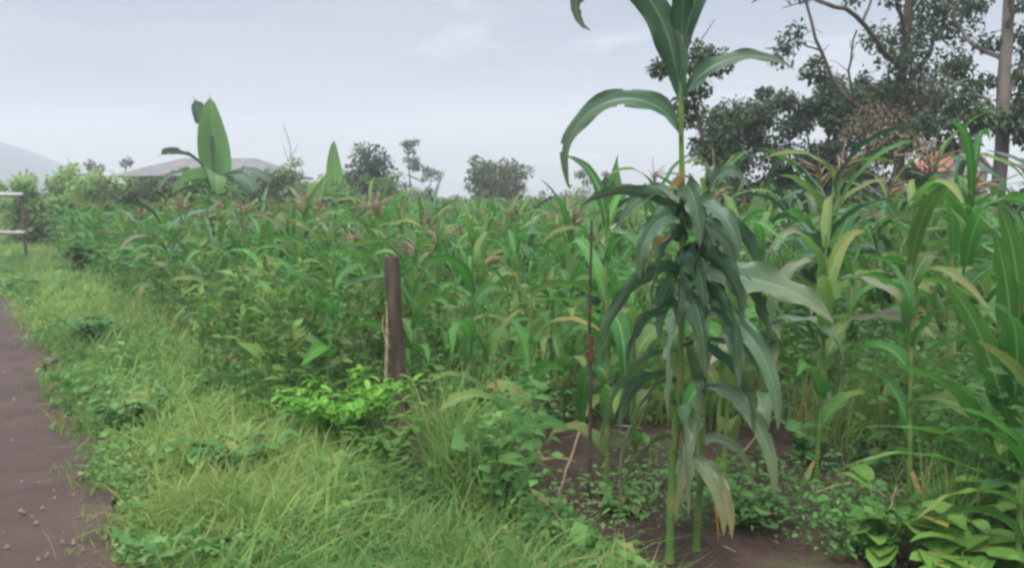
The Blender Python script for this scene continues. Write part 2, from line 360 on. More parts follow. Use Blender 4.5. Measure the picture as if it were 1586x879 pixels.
mb = MB()   # tall mixed weeds in loose stands through the field and along its edge
for k in range(1500):
    d = 5.2 + 22 * rng.random() ** 1.4; x = field_x(d) - .5 + (.68 * d + .9 - field_x(d)) * rng.random(); left = x < -.10 * d; right = x > .22 * d and d > 8
    if abs(x + .145 * d) < .34 and d < 6.3: continue
    if vn(x + 40, d, 2.2) < (.42 if left else .35 if right else .62): continue
    hh = rng.uniform(.5, 1.15) * (1.1 if right or d > 10 else .9); nl = 34; t_ = np.clip(rng.normal(.75 if right else .55, .25), 0, 1); ln = rng.normal(0, .12, 2)
    q = rng.random(nl) ** .8; a = rng.uniform(0, 6.28, nl); P = np.stack([x + ln[0] * q, d + ln[1] * q, .1 + hh * q], 1)
    D = np.stack([np.cos(a), np.sin(a), rng.uniform(.0, 1.0, nl)], 1)
    leaves(mb, P, D, rng.gamma(5, .2, nl) * .11 * max(1, d / 12) ** .5, rng.uniform(.15, .45, nl), np.clip(t_ + rng.normal(0, .15, nl), 0, 1), (rng.random(nl) < .06) * .7)
    tube(mb, [(x, d, -.05), (x + ln[0], d + ln[1], hh + .1)], [.006, .003], 3, .6, cap=False)
tag(part('tall_weeds', mb, M['lime']), kind='stuff')

mb = MB()   # dead leaves and bits of straw on the soil
for k in range(150):
    d = 3.3 + 3.4 * rng.random(); x = rng.uniform(-.1, .6 * d + .4)
    leafstrip(mb, (x, d, hgt(x, d) - .012 + rng.uniform(0, .015)), rng.uniform(0, 6.28), rng.uniform(.04, .20), rng.uniform(.006, .022), rng.uniform(0, .2), rng.uniform(.1, .5), 1.5, rng.uniform(-1, 1), rng.uniform(-1, 1), nseg=4, across=3, tint=rng.random())
tag(part('leaf_litter', mb, M['dry']), kind='stuff')

# ------------------------------------------------------------------ maize
def maize_tassel(z, seed, size=1.):
    mb = MB(); 
    for b in range(10):
        az = rng.uniform(0, 6.28); e = rad(85) if b == 0 else rng.uniform(rad(35), rad(75)); L = size * (.30 if b == 0 else rng.uniform(.14, .24)); s = np.linspace(0, 1, 5)
        ee = e - (.2 if b == 0 else rng.uniform(.5, 1.2)) * s; dd = np.stack([np.cos(ee) * math.cos(az), np.cos(ee) * math.sin(az), np.sin(ee)], 1)
        P = np.vstack([[0, 0, 0], np.cumsum(dd[1:] * L / 4, 0)]) + [0, 0, z + (.02 * b * size * .5 if b else 0)]
        tube(mb, P, np.linspace(.008, .004, 5) * size, 4, rng.random())
    return mb
def maize_ear(z, az, tint=.5):
    mb = MB(); s = np.linspace(0, 1, 7); e = rad(68)
    dd = np.array([math.cos(e) * math.cos(az), math.cos(e) * math.sin(az), math.sin(e)])
    P = np.array([.012 * math.cos(az), .012 * math.sin(az), z]) + dd * (s * .21)[:, None]
    tube(mb, P, np.array([.010, .021, .026, .026, .022, .015, .005]), 8, tint)
    sk = MB(); tip = P[-1]
    for k in range(9):
        a2 = rng.uniform(0, 6.28); q = np.linspace(0, 1, 4)[:, None]
        tube(sk, tip + dd * .04 * q + np.array([math.cos(a2), math.sin(a2), -.3]) * .03 * q ** 1.6, .0018, 3, cap=False)
    return mb, sk
def maize(height, nleaf, seed, blue=False, tassel=False, ear=False, droop=1., extra=(), dryk=.25, lowdry=True, name='maize_plant', lod=1., auto=True, zmin=.12, rbase=.015, label='', loc=(0, 0, 0), rz=0., group=None, lean=0.):
    root = thing(name, loc, label, 'maize', group, rz)
    mb = MB(); nn = 37; s = np.linspace(0, 1, nn); ph = rng.uniform(0, 6.28); nd = (np.arange(nn) % 4 == 0)
    sx = lambda z: lean * z * z / max(height, .1) + .012 * math.sin(ph + 3 * z)
    tube(mb, np.stack([[sx(z) for z in s * height], .010 * np.sin(ph * 2 + s * 5), s * height], 1), np.linspace(rbase, rbase * .4, nn) * (1 + .22 * nd), 7, rng.uniform(.2, .8), 0.)
    q_ = mb.st[0].reshape(nn, 7, 4); q_[nd, :, 3] = .25; q_[:, :, 2] = np.clip(q_[:, :, 2] + rng.normal(0, .12, (nn, 1)), 0, 1)
    part('stalk', mb, M['stalk'], root)
    fo = MB(); dr = MB(); az = rng.uniform(0, 6.28)
    if auto:
        for i in range(nleaf):
            q = i / max(1, nleaf - 1); z = zmin + (height * .95 - zmin) * q; az += math.pi + rng.normal(0, .35)
            L = height * .42 * (.55 + 1.3 * q - 1.05 * q * q) * rng.uniform(.85, 1.15) + .12
            W = (.058 + .062 * math.sin(math.pi * min(1, q + .15))) * rng.uniform(.85, 1.15)
            e0 = rad(rng.uniform(45, 65) + 15 * q); dro = rad(rng.uniform(75, 150)) * droop * (1.15 - .45 * q)
            dead = lowdry and q < .2 and rng.random() < .35
            tg = MB() if dead else fo
            leafstrip(tg, (sx(z), 0, z), az, L, W * (.35 if dead else 1), e0 if not dead else -.9, dro if not dead else .55, rng.uniform(.55, 1.9), rng.uniform(-1.3, 1.3), rng.uniform(-.6, .6), .4, int(9 * lod), rng.random(), (dryk * 1.7 if rng.random() < .4 else 0) + (.25 if q < .25 else 0), wave=.22, across=5 if lod >= 1 else 3)
            if dead: part('dry_leaf', tg, M['dry'], root)
    for (z, a, L, W, e0, dro, p, roll, tint, dry, *mm) in extra:
        tg = MB() if mm else fo
        leafstrip(tg, (sx(z), 0, z), rad(a) - rz, L, W, rad(e0), rad(dro), p, rad(roll), rng.uniform(-.35, .35), .35, 26, np.clip(tint + .15, 0, 1), dry + .12, wave=.26, across=9, kroll=True, torn=.045)
        if mm: part('dry_leaf', tg, M['dry'], root)
    if fo.n: part('foliage', fo, M['maize_blue' if blue else 'maize'], root)
    if tassel: part('tassel', maize_tassel(height - .02, seed), M['tassel'], root)
    if ear:
        e, sk = maize_ear(height * .48, rng.uniform(0, 6.28)); eo = part('ear', e, M['husk'], root); part('silk', sk, M['silk'], eo)
    return root

# the tall pair in front
A = maize(2.5, 7, 1, blue=True, tassel=False, ear=True, droop=1.2, dryk=.1, label='tallest maize plant, rising above the field into the sky', loc=(.70, 3.32, 0), zmin=.55, auto=False, rbase=.019, extra=[
    (1.82, 178, .82, .105, 78, 192, .9, -62, .2, 0), (1.97, 2, .56, .080, 66, 100, 1.0, 55, .15, 0),
    (2.00, 182, .92, .13, 78, 240, 2.6, 82, .1, 0), (2.10, -4, .72, .09, 84, 240, 2.8, -80, .15, 0), (2.2, 262, .6, .10, 84, 160, 2.0, 20, .3, 0),
    (1.27, 350, .66, .17, -2, 50, 2.2, 50, 1., .12), (1.58, 172, .34, .08, 50, 128, .7, -50, .3, 0), (1.60, 270, .42, .10, 66, 160, .55, 60, .1, 0), (1.52, 315, .40, .09, 66, 158, .6, 40, .2, 0), (1.48, 215, .42, .09, 62, 158, .55, -60, .45, 0), (1.44, 350, .34, .09, 62, 158, .6, 60, .3, 0),
    (1.26, 200, .62, .085, 68, 156, .4, 65, .6, 0), (1.22, 305, .50, .10, 60, 150, .45, -60, .5, 0), (1.10, 250, .60, .09, 60, 150, .45, 60, .65, .1), (1.34, 280, .42, .12, 50, 145, .55, 75, .0, 0), (1.30, 260, .40, .11, 40, 135, .6, -65, .0, 0),
    (1.40, 240, .48, .11, 62, 152, .5, 70, .15, 0), (1.34, 320, .45, .11, 58, 150, .5, -65, .3, 0), (1.20, 275, .50, .12, 55, 148, .45, 70, .1, 0), (1.5, 285, .38, .11, 70, 165, .6, -70, .05, 0), (.92, 188, .62, .07, 66, 155, .35, 50, .8, .2), (.95, 340, .55, .085, 60, 150, .42, -50, .6, 0), (1.2, 100, .5, .1, 45, 140, .6, 40, .3, 0), (.8, 130, .5, .08, 35, 130, .7, 40, .3, 0), (1.52, 183, .46, .07, 40, 80, 1.2, 60, .5, .1), (.80, 215, .66, .075, 66, 156, .35, 55, .8, .25), (.70, 270, .55, .08, 55, 146, .4, -50, .5, .2), (.55, 200, .5, .07, 55, 146, .4, 50, .7, .4), (.5, 320, .45, .07, 50, 140, .4, 40, .6, .4), (1.62, 240, .20, .06, 60, 130, .8, 60, .9, 1., 'd'), (1.42, 205, .3, .04, 30, 125, .7, 50, .6, 1., 'd')])
B = maize(1.62, 8, 2, blue=True, ear=True, droop=1.2, auto=False, label='leafy maize plant crowding against the tallest one, orange streak low on its stem', loc=(.83, 3.40, 0), rz=1., zmin=.6, rbase=.017, extra=[
    (1.36, 80, .42, .10, 86, 40, 2.5, 75, .15, 0), (1.56, 300, .32, .10, 80, 130, 1.2, 70, .2, 0), (1.45, 0, .36, .09, 60, 152, .55, -50, .3, 0), (1.38, 250, .42, .10, 64, 154, .5, 60, .2, 0), (1.25, 330, .48, .10, 60, 150, .45, -60, .5, 0), (1.18, 280, .55, .10, 60, 150, .42, 60, .35, 0), (1.08, 310, .66, .085, 60, 150, .4, 50, .75, 0), (.95, 350, .55, .085, 50, 138, .5, -40, .5, 0), (1.1, 170, .5, .09, 50, 140, .6, 40, .3, 0), (.8, 255, .45, .07, 50, 140, .45, 60, .6, .2), (.75, 320, .62, .08, 60, 150, .4, 50, .7, .15), (.62, 240, .55, .07, 55, 145, .4, -50, .6, .3), (.5, 20, .5, .07, 55, 145, .45, 50, .5, .3), (.42, 290, .4, .06, 50, 140, .45, 40, .7, .5)])
mb = MB(); leafstrip(mb, (.012, -.02, .40), rad(285), .34, .030, rad(-70), rad(18), 1., .5, 0, .2, 6, .6, 0.)
part('withered_leaf', mb, M['orange'], B); 
# other plants one can tell apart
maize(1.50, 7, 3, blue=False, droop=1.3, label='slim maize plant beside the dark stake, leaves hanging low', loc=(.50, 4.15, 0), zmin=.2, extra=[(.98, 182, .62, .05, 22, 60, 1.5, 20, .8, .3)])
maize(.75, 4, 4, droop=.8, label='young yellowing maize shoot at the edge of the bare soil', loc=(-.03, 4.08, 0), zmin=.05, rbase=.02, lean=-.1, extra=[(.05, 320, .5, .05, 60, 70, 1.2, 0, 1., .9), (.1, 150, .45, .05, 75, 60, 1.4, 0, 1., .5)])
maize(1.62, 8, 5, droop=1.0, label='maize plant with a yellowed stalk above the broad-leaved weeds', loc=(2.30, 4.55, 0), zmin=.3, extra=[(1.0, 190, .7, .09, 45, 110, 1.2, 20, .6, 0)])
maize(1.78, 9, 6, droop=1.1, tassel=False, label='big maize plant with one dark leaf arching over like a hook', loc=(2.72, 4.75, 0), zmin=.3, extra=[(1.42, 200, .75, .12, 62, 150, 1.3, 40, .15, 0), (1.40, 20, .8, .12, 50, 130, 1.3, -20, .2, 0)])
maize(1.74, 9, 7, blue=True, droop=1.1, label='maize plant with a broad upright top leaf, between the tallest maize and the hooked one', loc=(2.02, 5.05, 0), zmin=.3, extra=[(1.32, 270, .45, .11, 82, 60, 2.2, 70, .3, 0), (1.2, 210, .7, .11, 55, 140, 1.2, 20, .3, 0)])
maize(1.42, 8, 8, droop=.7, label='dark maize plant leaning in at the right border, tall blades upright', loc=(2.22, 3.42, 0), zmin=.15, rbase=.018, extra=[(.55, 172, .8, .12, 72, 30, 2.5, 65, .2, 0), (.75, 200, .75, .115, 80, 25, 2.5, 60, .1, 0), (.95, 190, .65, .11, 85, 35, 2., 50, .15, 0), (.40, 165, .7, .11, 60, 60, 2., 40, .5, 0), (.3, 183, .85, .06, 30, 55, 1.5, 10, .9, .1)])
maize(1.25, 7, 9, droop=1., label='shorter maize plant at the right border behind the upright dark one', loc=(2.62, 3.95, 0), zmin=.2)
maize(1.30, 7, 10, blue=True, droop=1.2, label='maize plant with pale bluish leaves just right of the tallest pair', loc=(1.45, 4.45, 0), zmin=.25, extra=[(.85, 330, .6, .1, 40, 140, 1., 10, .9, 0)])
maize(1.45, 8, 11, droop=1.1, label='maize plant standing behind the dark stake, left of the tallest maize', loc=(.62, 5.1, 0), zmin=.2)

maize(1.50, 8, 41, droop=1.15, dryk=.3, label='maize plant close behind the tallest pair on its right side', loc=(1.18, 4.25, 0), zmin=.12)
maize(1.38, 8, 42, droop=.95, dryk=.4, label='bright maize plant behind the bowed dry stalk', loc=(1.72, 4.35, 0), zmin=.12)
maize(1.22, 8, 43, droop=1.2, dryk=.3, label='drooping maize plant behind the large-leaved corner weed', loc=(1.98, 3.85, 0), zmin=.10)
maize(1.05, 7, 44, droop=.9, dryk=.5, label='short maize plant at the left end of the bare soil, behind the yellowing shoot', loc=(.12, 4.75, 0), zmin=.10)
maize(1.35, 8, 45, droop=1.1, dryk=.3, label='maize plant just left of the tallest pair, a little behind it', loc=(.72, 4.55, 0), zmin=.12)
maize(.85, 6, 46, droop=.8, dryk=.5, label='half-grown maize plant in the front corner among broad-leaved weeds', loc=(2.02, 3.02, 0), zmin=.10, rz=.3, extra=[(.50, 172, .72, .07, 35, 48, 1.3, 20, .95, .1), (.38, 200, .6, .06, 30, 60, 1.3, 20, .8, .3), (.6, 185, .5, .06, 50, 70, 1.3, 20, .8, 0)])
hero_xy = [(o.location.x, o.location.y) for o in COL.objects if o.name.startswith('maize_plant')]
protos = []
GRP = 'maize plants standing in the field'
for i in range(12):
    t = i in (1, 5)
    protos.append(maize([1.35, 1.45, 1.2, 1.45, 1.05, 1.5, 1.3, 1.4, 1.42, 1.55, 1.15, 1.3][i], [8, 9, 8, 9, 7, 9, 8, 8, 8, 9, 7, 8][i], 20 + i, blue=i in (3, 9), tassel=t or i in (8,), ear=i % 3 == 1, droop=rng.uniform(.8, 1.25), group=GRP))
def zone(x, y):
    pv = x / y
    if x < field_x(y) + 1.3 and y > 8: return 'maize plant in the outer row along the grass verge, left of the wooden post'
    if y < 6.2: return 'green maize plant in the front row behind the bare soil' if pv > .05 else 'maize plant in the front row, next to the wooden post'
    if pv < -.13: return 'maize plant in the crowded rows behind and left of the wooden post'
    if pv < .2: return 'maize plant in the crowded rows between the wooden post and the tallest maize'
    return 'maize plant in the crowded rows before the trees, right of the tallest maize'
pts = []
ux, uy = -.566, .825                                    # along the road
for r in range(0, 60):
    for c in range(-10, 160):
        a = r * .60 + rng.normal(0, .10); b = c * .33 + rng.normal(0, .10)
        x = .28 + a * uy + b * ux; y = 3.35 + a * (-ux) + b * uy
        if y < 3.6 or y > 48 or abs(x) > .70 * y + .8: continue
        if y < 4.9 and -.2 < x < 1.5: continue
        if y < 4.5 and x < 2.6: continue
        if min((x - q[0]) ** 2 + (y - q[1]) ** 2 for q in hero_xy) < .09: continue
        if abs(x + .145 * y) < .28 and y < 6.0: continue
        if rng.random() < .16: continue
        pts.append((x, y))
pts.sort(key=lambda p: p[1] + .25 * max(0, p[0] - field_x(p[1])))
near, far = pts[:285], pts[285:]
for i, (x, y) in enumerate(near):
    p = protos[int(rng.integers(12))] if y > 6 else protos[[0, 2, 3, 6, 7, 10, 11, 4][int(rng.integers(8))]]
    z = float(hgt(x, y)) - .03; rz = rng.uniform(0, 6.28); s = rng.uniform(.72, 1.04) * (1.0 if y < 14 else .95) * (rng.uniform(1.08, 1.32) if x > .20 * y and y < 9.5 else 1.)
    o = dup(p, (x, y, z), rz, s, zone(x, y), rng.normal(0, .05))
for p in protos:                                         # the originals were only patterns
    for ch in list(p.children_recursive): bpy.data.objects.remove(ch)
    bpy.data.objects.remove(p)
# the rest of the field, far behind: one mass
low = []
for i in range(8):
    mb = MB(); hh = rng.uniform(1.1, 1.5); az = rng.uniform(0, 6.28)
    tube(mb, [(0, 0, 0), (0.01, 0, hh * .5), (0, .01, hh)], [.014, .012, .006], 4, .6, cap=False)
    for k in range(8):
        q = k / 7; az += 3.14 + rng.normal(0, .4)
        leafstrip(mb, (0, 0, .2 + (hh * .95 - .2) * q), az, .4 + .3 * math.sin(3 * q), .085, rad(55 + 15 * q), rad(rng.uniform(80, 140)), 1.4, rng.uniform(-.8, .8), 0, .35, 5, rng.random(), 0, across=3)
    if i % 3 == 0:
        t = maize_tassel(hh, i); 
        for v, f, st in t.packed(): st = st.copy(); st[:, 3] = .8; mb.v.append(v); mb.st.append(st); mb.f += [g_ + mb.n for g_ in f]; mb.n += len(v)
    low.append(mb)
fm = MB()
for (x, y) in far:
    if rng.random() < min(.55, (y - 10) / 60): continue
    M4 = np.array(Matrix.Translation((x, y, -.05)) @ Matrix.Rotation(rng.uniform(0, 6.28), 4, 'Z') @ Matrix.Scale(rng.uniform(.75, 1.0), 4))
    fm.merge(low[int(rng.integers(8))], M4, rng.normal(0, .15))
tag(part('maize_field', fm, M['maize']), kind='stuff')

# ------------------------------------------------------------------ posts, sticks
t = thing('fence_post', (-.83, 5.72, -.05), 'weathered dark wooden post standing in weeds at the field edge', 'post')
mb = MB(); s = np.linspace(0, 1, 16)
tube(mb, np.stack([-.005 + .010 * np.sin(s * 5) - .02 * s, .006 * np.cos(s * 4), s * 1.20], 1), .056 + .006 * np.sin(s * 9) - .004 * s, 14, jit=.07)
part('shaft', mb, M['post'], t)
mb = MB(); tube(mb, [(-.09, -.02, .30), (-.075, -.03, .6), (-.07, -.02, .92)], [.014, .012, .006], 6, jit=.1); tube(mb, [(-.075, -.03, .55), (-.11, -.03, .7), (-.10, -.03, .78)], [.008, .006, .003], 5)
part('split_side', mb, M['twig'], t)
t = thing('wooden_stake', (.40, 4.02, -.05), 'thin dark stake with a red mark, left of the tallest maize', 'stake')
mb = MB(); tube(mb, [(0, 0, 0), (.006, 0, .5), (-.004, .01, 1.0), (.002, 0, 1.52)], [.011, .010, .008, .006], 7, jit=.2); part('shaft', mb, M['stick'], t)
mb = MB(); tube(mb, [(.006, 0, .80), (.004, 0, .93)], [.0125, .012], 8); part('red_mark', mb, M['redmark'], t)
def stick(name, pts_, r, lab, mat='twig'):
    b = pts_[0]; mb = MB(); P = np.array(pts_, float) - np.array(b)
    tt = np.linspace(0, 1, 12); k = np.linspace(0, 1, len(P)); P2 = np.stack([np.interp(tt, k, P[:, i]) for i in range(3)], 1) + rng.normal(0, .004, (12, 3))
    tube(mb, P2, np.linspace(r, r * .5, 12), 6, jit=.1); o = part(name, mb, M[mat]); o.location = b
    tag(o, lab, 'stalk', 'dry stalks lying on the soil')
stick('dry_stalk', [(.28, 3.62, .0), (.38, 3.55, .03), (.47, 3.42, .0)], .007, 'dry stalk lying flat on the soil left of the tallest maize')
stick('dry_stalk', [(1.42, 4.75, .02), (1.50, 4.78, .10), (1.62, 4.85, .20)], .010, 'dry stalk propped up slanting among the maize right of the tallest one')
stick('dry_stalk', [(1.62, 4.1, .02), (1.76, 4.05, .09), (1.88, 4.0, .08), (1.98, 3.95, .0)], .007, 'dry stalk bowed in a low arch over the soil')
stick('dry_stalk', [(1.92, 3.95, .02), (2.0, 3.9, .13), (2.12, 3.92, .18)], .007, 'dry stalk curling upward beside the broad-leaved weeds')
stick('dry_stalk', [(.22, 3.85, -.02), (.25, 3.84, .17), (.33, 3.86, .42)], .010, 'pale forked dry stalk standing upright in front of the dark stake')
stick('dry_stalk', [(1.62, 3.45, .0), (1.72, 3.5, .16), (1.78, 3.55, .26)], .006, 'thin dry stalk leaning up among the foreground weeds')

# ------------------------------------------------------------------ weeds that stand out
def broadleaf(loc, label, h=.45, nst=5, leaf=.13, mat='bright', seed=0, name='broadleaf_weed', asp=.62, dens=6, spread=.5, tint=.5):
    root = thing(name, loc, label, 'weed', 'single weeds and seedlings'); st = MB(); fo = MB()
    for i in range(nst):
        az = i / nst * 6.28 + rng.normal(0, .4); s = np.linspace(0, 1, 6); L = h * rng.uniform(.7, 1.15); sp = spread * rng.uniform(.5, 1.3)
        P = np.stack([math.cos(az) * sp * L * s ** 1.3, math.sin(az) * sp * L * s ** 1.3, L * s * (1 - .15 * s)], 1); tube(st, P, np.linspace(.006, .0025, 6), 5, .6)
        for k in range(dens):
            q = rng.uniform(.25, 1.); b = np.array([np.interp(q, s, P[:, j]) for j in range(3)]); a2 = rng.uniform(0, 6.28)
            Lf = leaf * rng.uniform(.6, 1.15)
            leafstrip(fo, b, a2, Lf * 1.25, Lf * asp * 1.2, rng.uniform(.1, .8), rng.uniform(.6, 1.5), 1.4, rng.uniform(-.4, .4), 0, .3, 6, np.clip(tint + rng.normal(0, .25), 0, 1), .7 if rng.random() < .06 else 0, shape='banana', across=5)
    part('stem', st, M['stalk'], root); part('foliage', fo, M[mat], root)
    return root
broadleaf((1.62, 3.35, -.03), 'bean-leaved weed at the rim of the bare soil, left of the large-leaved corner weed', .36, 4, .15)
broadleaf((1.95, 3.05, -.03), 'large-leaved glossy weed in the front corner, under the long pale maize leaf', .40, 5, .16, asp=.5)
broadleaf((2.22, 3.25, -.03), 'bright green leafy weed at the foot of the upright dark maize', .5, 7, .12, asp=.42)
broadleaf((1.72, 2.95, -.03), 'low leafy weed with pale green leaves, lowest of the corner weeds', .26, 6, .14, tint=.9)
broadleaf((2.45, 3.6, -.03), 'leafy weed between the two right border maize plants', .45, 5, .14)
broadleaf((1.15, 3.75, -.03), 'feathery low weed growing alone on the bare soil right of the tallest maize', .2, 9, .07, 'weed', dens=9, spread=.9, asp=.5)
broadleaf((.55, 3.85, -.03), 'small weed on the soil between the dark stake and the tallest maize', .16, 6, .06, 'weed', dens=7, spread=.9)
broadleaf((1.75, 4.6, -.03), 'weed clump in the shade of the maize behind the bowed stalk', .35, 6, .10, 'weed')
b0 = broadleaf((-1.08, 4.98, -.03), 'bushy bright green weed left of the wooden post', .52, 44, .085, 'vivid', dens=16, spread=.85, asp=.34, tint=.6)
broadleaf((-.72, 4.55, -.03), 'dark green bushy weed in front of the wooden post', .34, 18, .08, 'bright', dens=12, spread=.65, asp=.42, tint=.15)
broadleaf((-.45, 4.9, -.03), 'weed with yellowish leaves right of the wooden post', .5, 9, .10, 'lime', dens=8, asp=.4)
broadleaf((-.25, 5.6, -.03), 'tall thin yellow-green weed behind the yellowish one', .7, 6, .10, 'lime', dens=8, asp=.35, spread=.3)
broadleaf((-2.55, 5.2, -.03), 'grey-green weed in the middle of the grass verge', .34, 12, .09, 'weed', dens=9, spread=.8, asp=.5, tint=.3)
broadleaf((-1.6, 4.4, -.03), 'wide low weed cushion in the near verge', .30, 14, .09, 'weed', dens=10, spread=1.0, asp=.5, tint=.25)
broadleaf((-4.45, 8.3, -.03), 'dark weed tuft at the edge of the road', .42, 10, .11, 'weed', dens=9, spread=.7, tint=.0)
broadleaf((-8.3, 15.4, -.03), 'dark bushy weed at the far end of the verge', .9, 14, .2, 'weed', dens=12, spread=.6, tint=.0)
t = tag(part('grass_tuft', MB(), M['grass']) if False else link('grass_tuft', None, None, (-1.9, 6.6, -.03)), 'tuft of pale stiff grass blades fanning out in the verge', 'grass tuft', 'single weeds and seedlings')
mb = MB()
for k in range(26): leafstrip(mb, rng.normal(0, .02, 3) * [1, 1, 0], rng.uniform(0, 6.28), rng.uniform(.35, .6), .018, rad(rng.uniform(35, 80)), rad(rng.uniform(10, 60)), 1.5, .3, 0, .3, 6, 1., .75, shape='blade', across=3)
part('blade_fan', mb, M['grass'], t)

# ------------------------------------------------------------------ trees
def blob_leaves(mb, c, r, n, size, tint, dry=0., hang=.3):
    c = np.asarray(c, float); p = unit(rng.normal(0, 1, (n, 3))) * (rng.random((n, 1)) ** .45) * np.asarray(r)
    D = unit(p) * .6 + rng.normal(0, .6, (n, 3)) + [0, 0, -hang]
    leaves(mb, c + p, D, rng.uniform(.7, 1.3, n) * size, rng.uniform(.4, .65, n), np.clip(tint + rng.normal(0, .15, n), 0, 1), dry)
def limb(mb, P, r0, r1, n=10, wig=.03, sides=7):
    P = np.array(P, float); t = np.linspace(0, 1, n); k = np.linspace(0, 1, len(P))
    Q = np.stack([np.interp(t, k, P[:, i]) for i in range(3)], 1); Q[1:-1] = (Q[:-2] + 2 * Q[1:-1] + Q[2:]) / 4
    Q[1:] += rng.normal(0, wig, (n - 1, 3)); tube(mb, Q, np.linspace(r0, r1, n), sides, jit=.08); return Q
def tree(name, loc, label, h, r, cat='tree', mat='tree', bark='bark', nl=5000, leaf=.12, group=None, clumps=26, trunk_h=.35, flat=.75, tr=.09, stems=1, tint0=.45, dens=1., bottom=0.):
    root = thing(name, loc, label, cat, group); tk = MB(); cr = MB()
    cen = []
    for s_ in range(stems):
        a = rng.uniform(0, 6.28); o = r * .25 * (stems > 1); fx, fy = o * math.cos(a), o * math.sin(a)
        top = limb(tk, [(fx * .3, fy * .3, -.1), (fx * .6, fy * .6, h * trunk_h), (fx + rng.normal(0, r * .1), fy + rng.normal(0, r * .1), h * .8)], tr, tr * .35, 9, r * .02)
        for b in range(7):
            i = rng.integers(3, 8); a = rng.uniform(0, 6.28); L = r * rng.uniform(.5, .95); u = rng.uniform(.2, .8)
            e = top[i] + np.array([math.cos(a) * L, math.sin(a) * L, L * u]); Q = limb(tk, [top[i], (top[i] + e) / 2 + [0, 0, .1 * L], e], tr * .4, tr * .1, 6, r * .03, 5); cen += [Q[-1], Q[-3]]
    zc = bottom + (h - bottom) * (.5 + trunk_h * .35); 
    for k in range(clumps):
        q = unit(rng.normal(0, 1, 3)) * rng.random() ** .4; cen.append(np.array([q[0] * r * .8, q[1] * r * .8, zc + q[2] * (h - zc) * .85]))
    for c in cen:
        rr = r * rng.uniform(.18, .34)
        c = np.array(c); c[2] = min(c[2], h - rr * .6)
        blob_leaves(cr, c, (rr, rr, rr * flat), int(nl / len(cen) * rng.uniform(.5, 1.5)), leaf, np.clip(tint0 + rng.normal(0, .22), 0, 1))
    part('trunk', tk, M[bark], root); part('crown', cr, M[mat], root)
    return root

# right: trunk and long bare limbs over the field
T = thing('field_tree', (6.35, 13.2, -.1), 'tree with long bare limbs reaching over toward the tallest maize', 'tree', 'trees at the field edge')
mb = MB(); z = lambda py: 1.7 + (300 - py) / 93.5
X = lambda px: (px - 1390) / 93.5
limb(mb, [(0, 0, 0), (.05, 0, 1.6), (-.05, .1, 3.2), (.02, 0, 4.6), (.15, .1, 6.6)], .105, .05, 14, .02, 9)
A1 = limb(mb, [(-.03, .05, z(110)), (X(1330), -.4, z(85)), (X(1285), -.7, z(42)), (X(1235), -.9, z(38)), (X(1180), -1.1, z(12)), (X(1130), -1.2, z(-10))], .05, .016, 14, .015)
A2 = limb(mb, [(-.03, .05, z(185)), (X(1320), .2, z(165)), (X(1290), .3, z(120)), (X(1262), .3, z(55)), (X(1246), .4, z(-10))], .045, .02, 12, .015)
A3 = limb(mb, [(X(1300), -.6, z(55)), (X(1316), -.5, z(20)), (X(1322), -.4, z(-25))], .024, .012, 8, .01)
A4 = limb(mb, [(X(1318), .1, z(165)), (X(1300), -.2, z(110)), (X(1303), -.3, z(60))], .022, .014, 8, .01)
A5 = limb(mb, [(X(1272), .3, z(80)), (X(1235), .2, z(70)), (X(1195), .1, z(85))], .018, .008, 8, .015)
A6 = limb(mb, [(X(1240), -.9, z(38)), (X(1210), -1., z(32)), (X(1170), -1., z(44))], .016, .006, 8, .012)
A7 = limb(mb, [(.0, .05, z(150)), (X(1440), .3, z(90)), (X(1470), .4, z(20)), (X(1480), .4, z(-30))], .05, .02, 10, .02)
A8 = limb(mb, [(.0, .0, z(60)), (X(1360), -.3, z(20)), (X(1345), -.4, z(-20))], .04, .02, 8, .02)
for k in range(26):
    Q = [A1, A2, A3, A5, A6, A4][k % 6]; i = int(rng.integers(3, len(Q))); a = rng.uniform(0, 6.28); L = rng.uniform(.15, .45)
    limb(mb, [Q[i], Q[i] + np.array([math.cos(a) * L * .6, math.sin(a) * L * .4, L * .5]), Q[i] + np.array([math.cos(a) * L, math.sin(a) * L * .5, L * rng.uniform(.2, .9)])], .008, .003, 5, .012, 4)
part('trunk', mb, M['bark'], T)
cr = MB()
for (px, py, r, n, dy) in [(1388, 200, 26, 200, .2), (1400, 140, 48, 460, 0), (1380, 95, 42, 380, -.2), (1360, 60, 30, 160, .3), (1410, 60, 38, 300, .1), (1400, 230, 50, 380, .1), (1440, 30, 45, 380, .4), (1470, 15, 40, 300, .4), (1490, 45, 30, 160, .3), (1420, 0, 40, 220, 0), (1350, 10, 26, 110, -.4), (1290, 15, 18, 50, -.4), (1220, 68, 22, 110, .2), (1205, 92, 22, 80, .1), (1230, 50, 14, 40, .1), (1160, 3, 24, 100, -1.1), (1250, -15, 30, 120, .3), (1455, 120, 36, 260, .3), (1430, 170, 34, 240, .2), (1475, 90, 26, 130, .3), (1265, 95, 12, 30, .2), (1330, 120, 14, 40, 0), (1390, -40, 60, 300, 0), (1480, -45, 50, 200, .3)]:
    blob_leaves(cr, (X(px), dy, z(py)), np.array([r, r, r * .8]) / 93.5, int(n * 1.35), .09, np.clip(.4 + rng.normal(0, .22), 0, 1), hang=.6)
part('crown', cr, M['tree'], T)

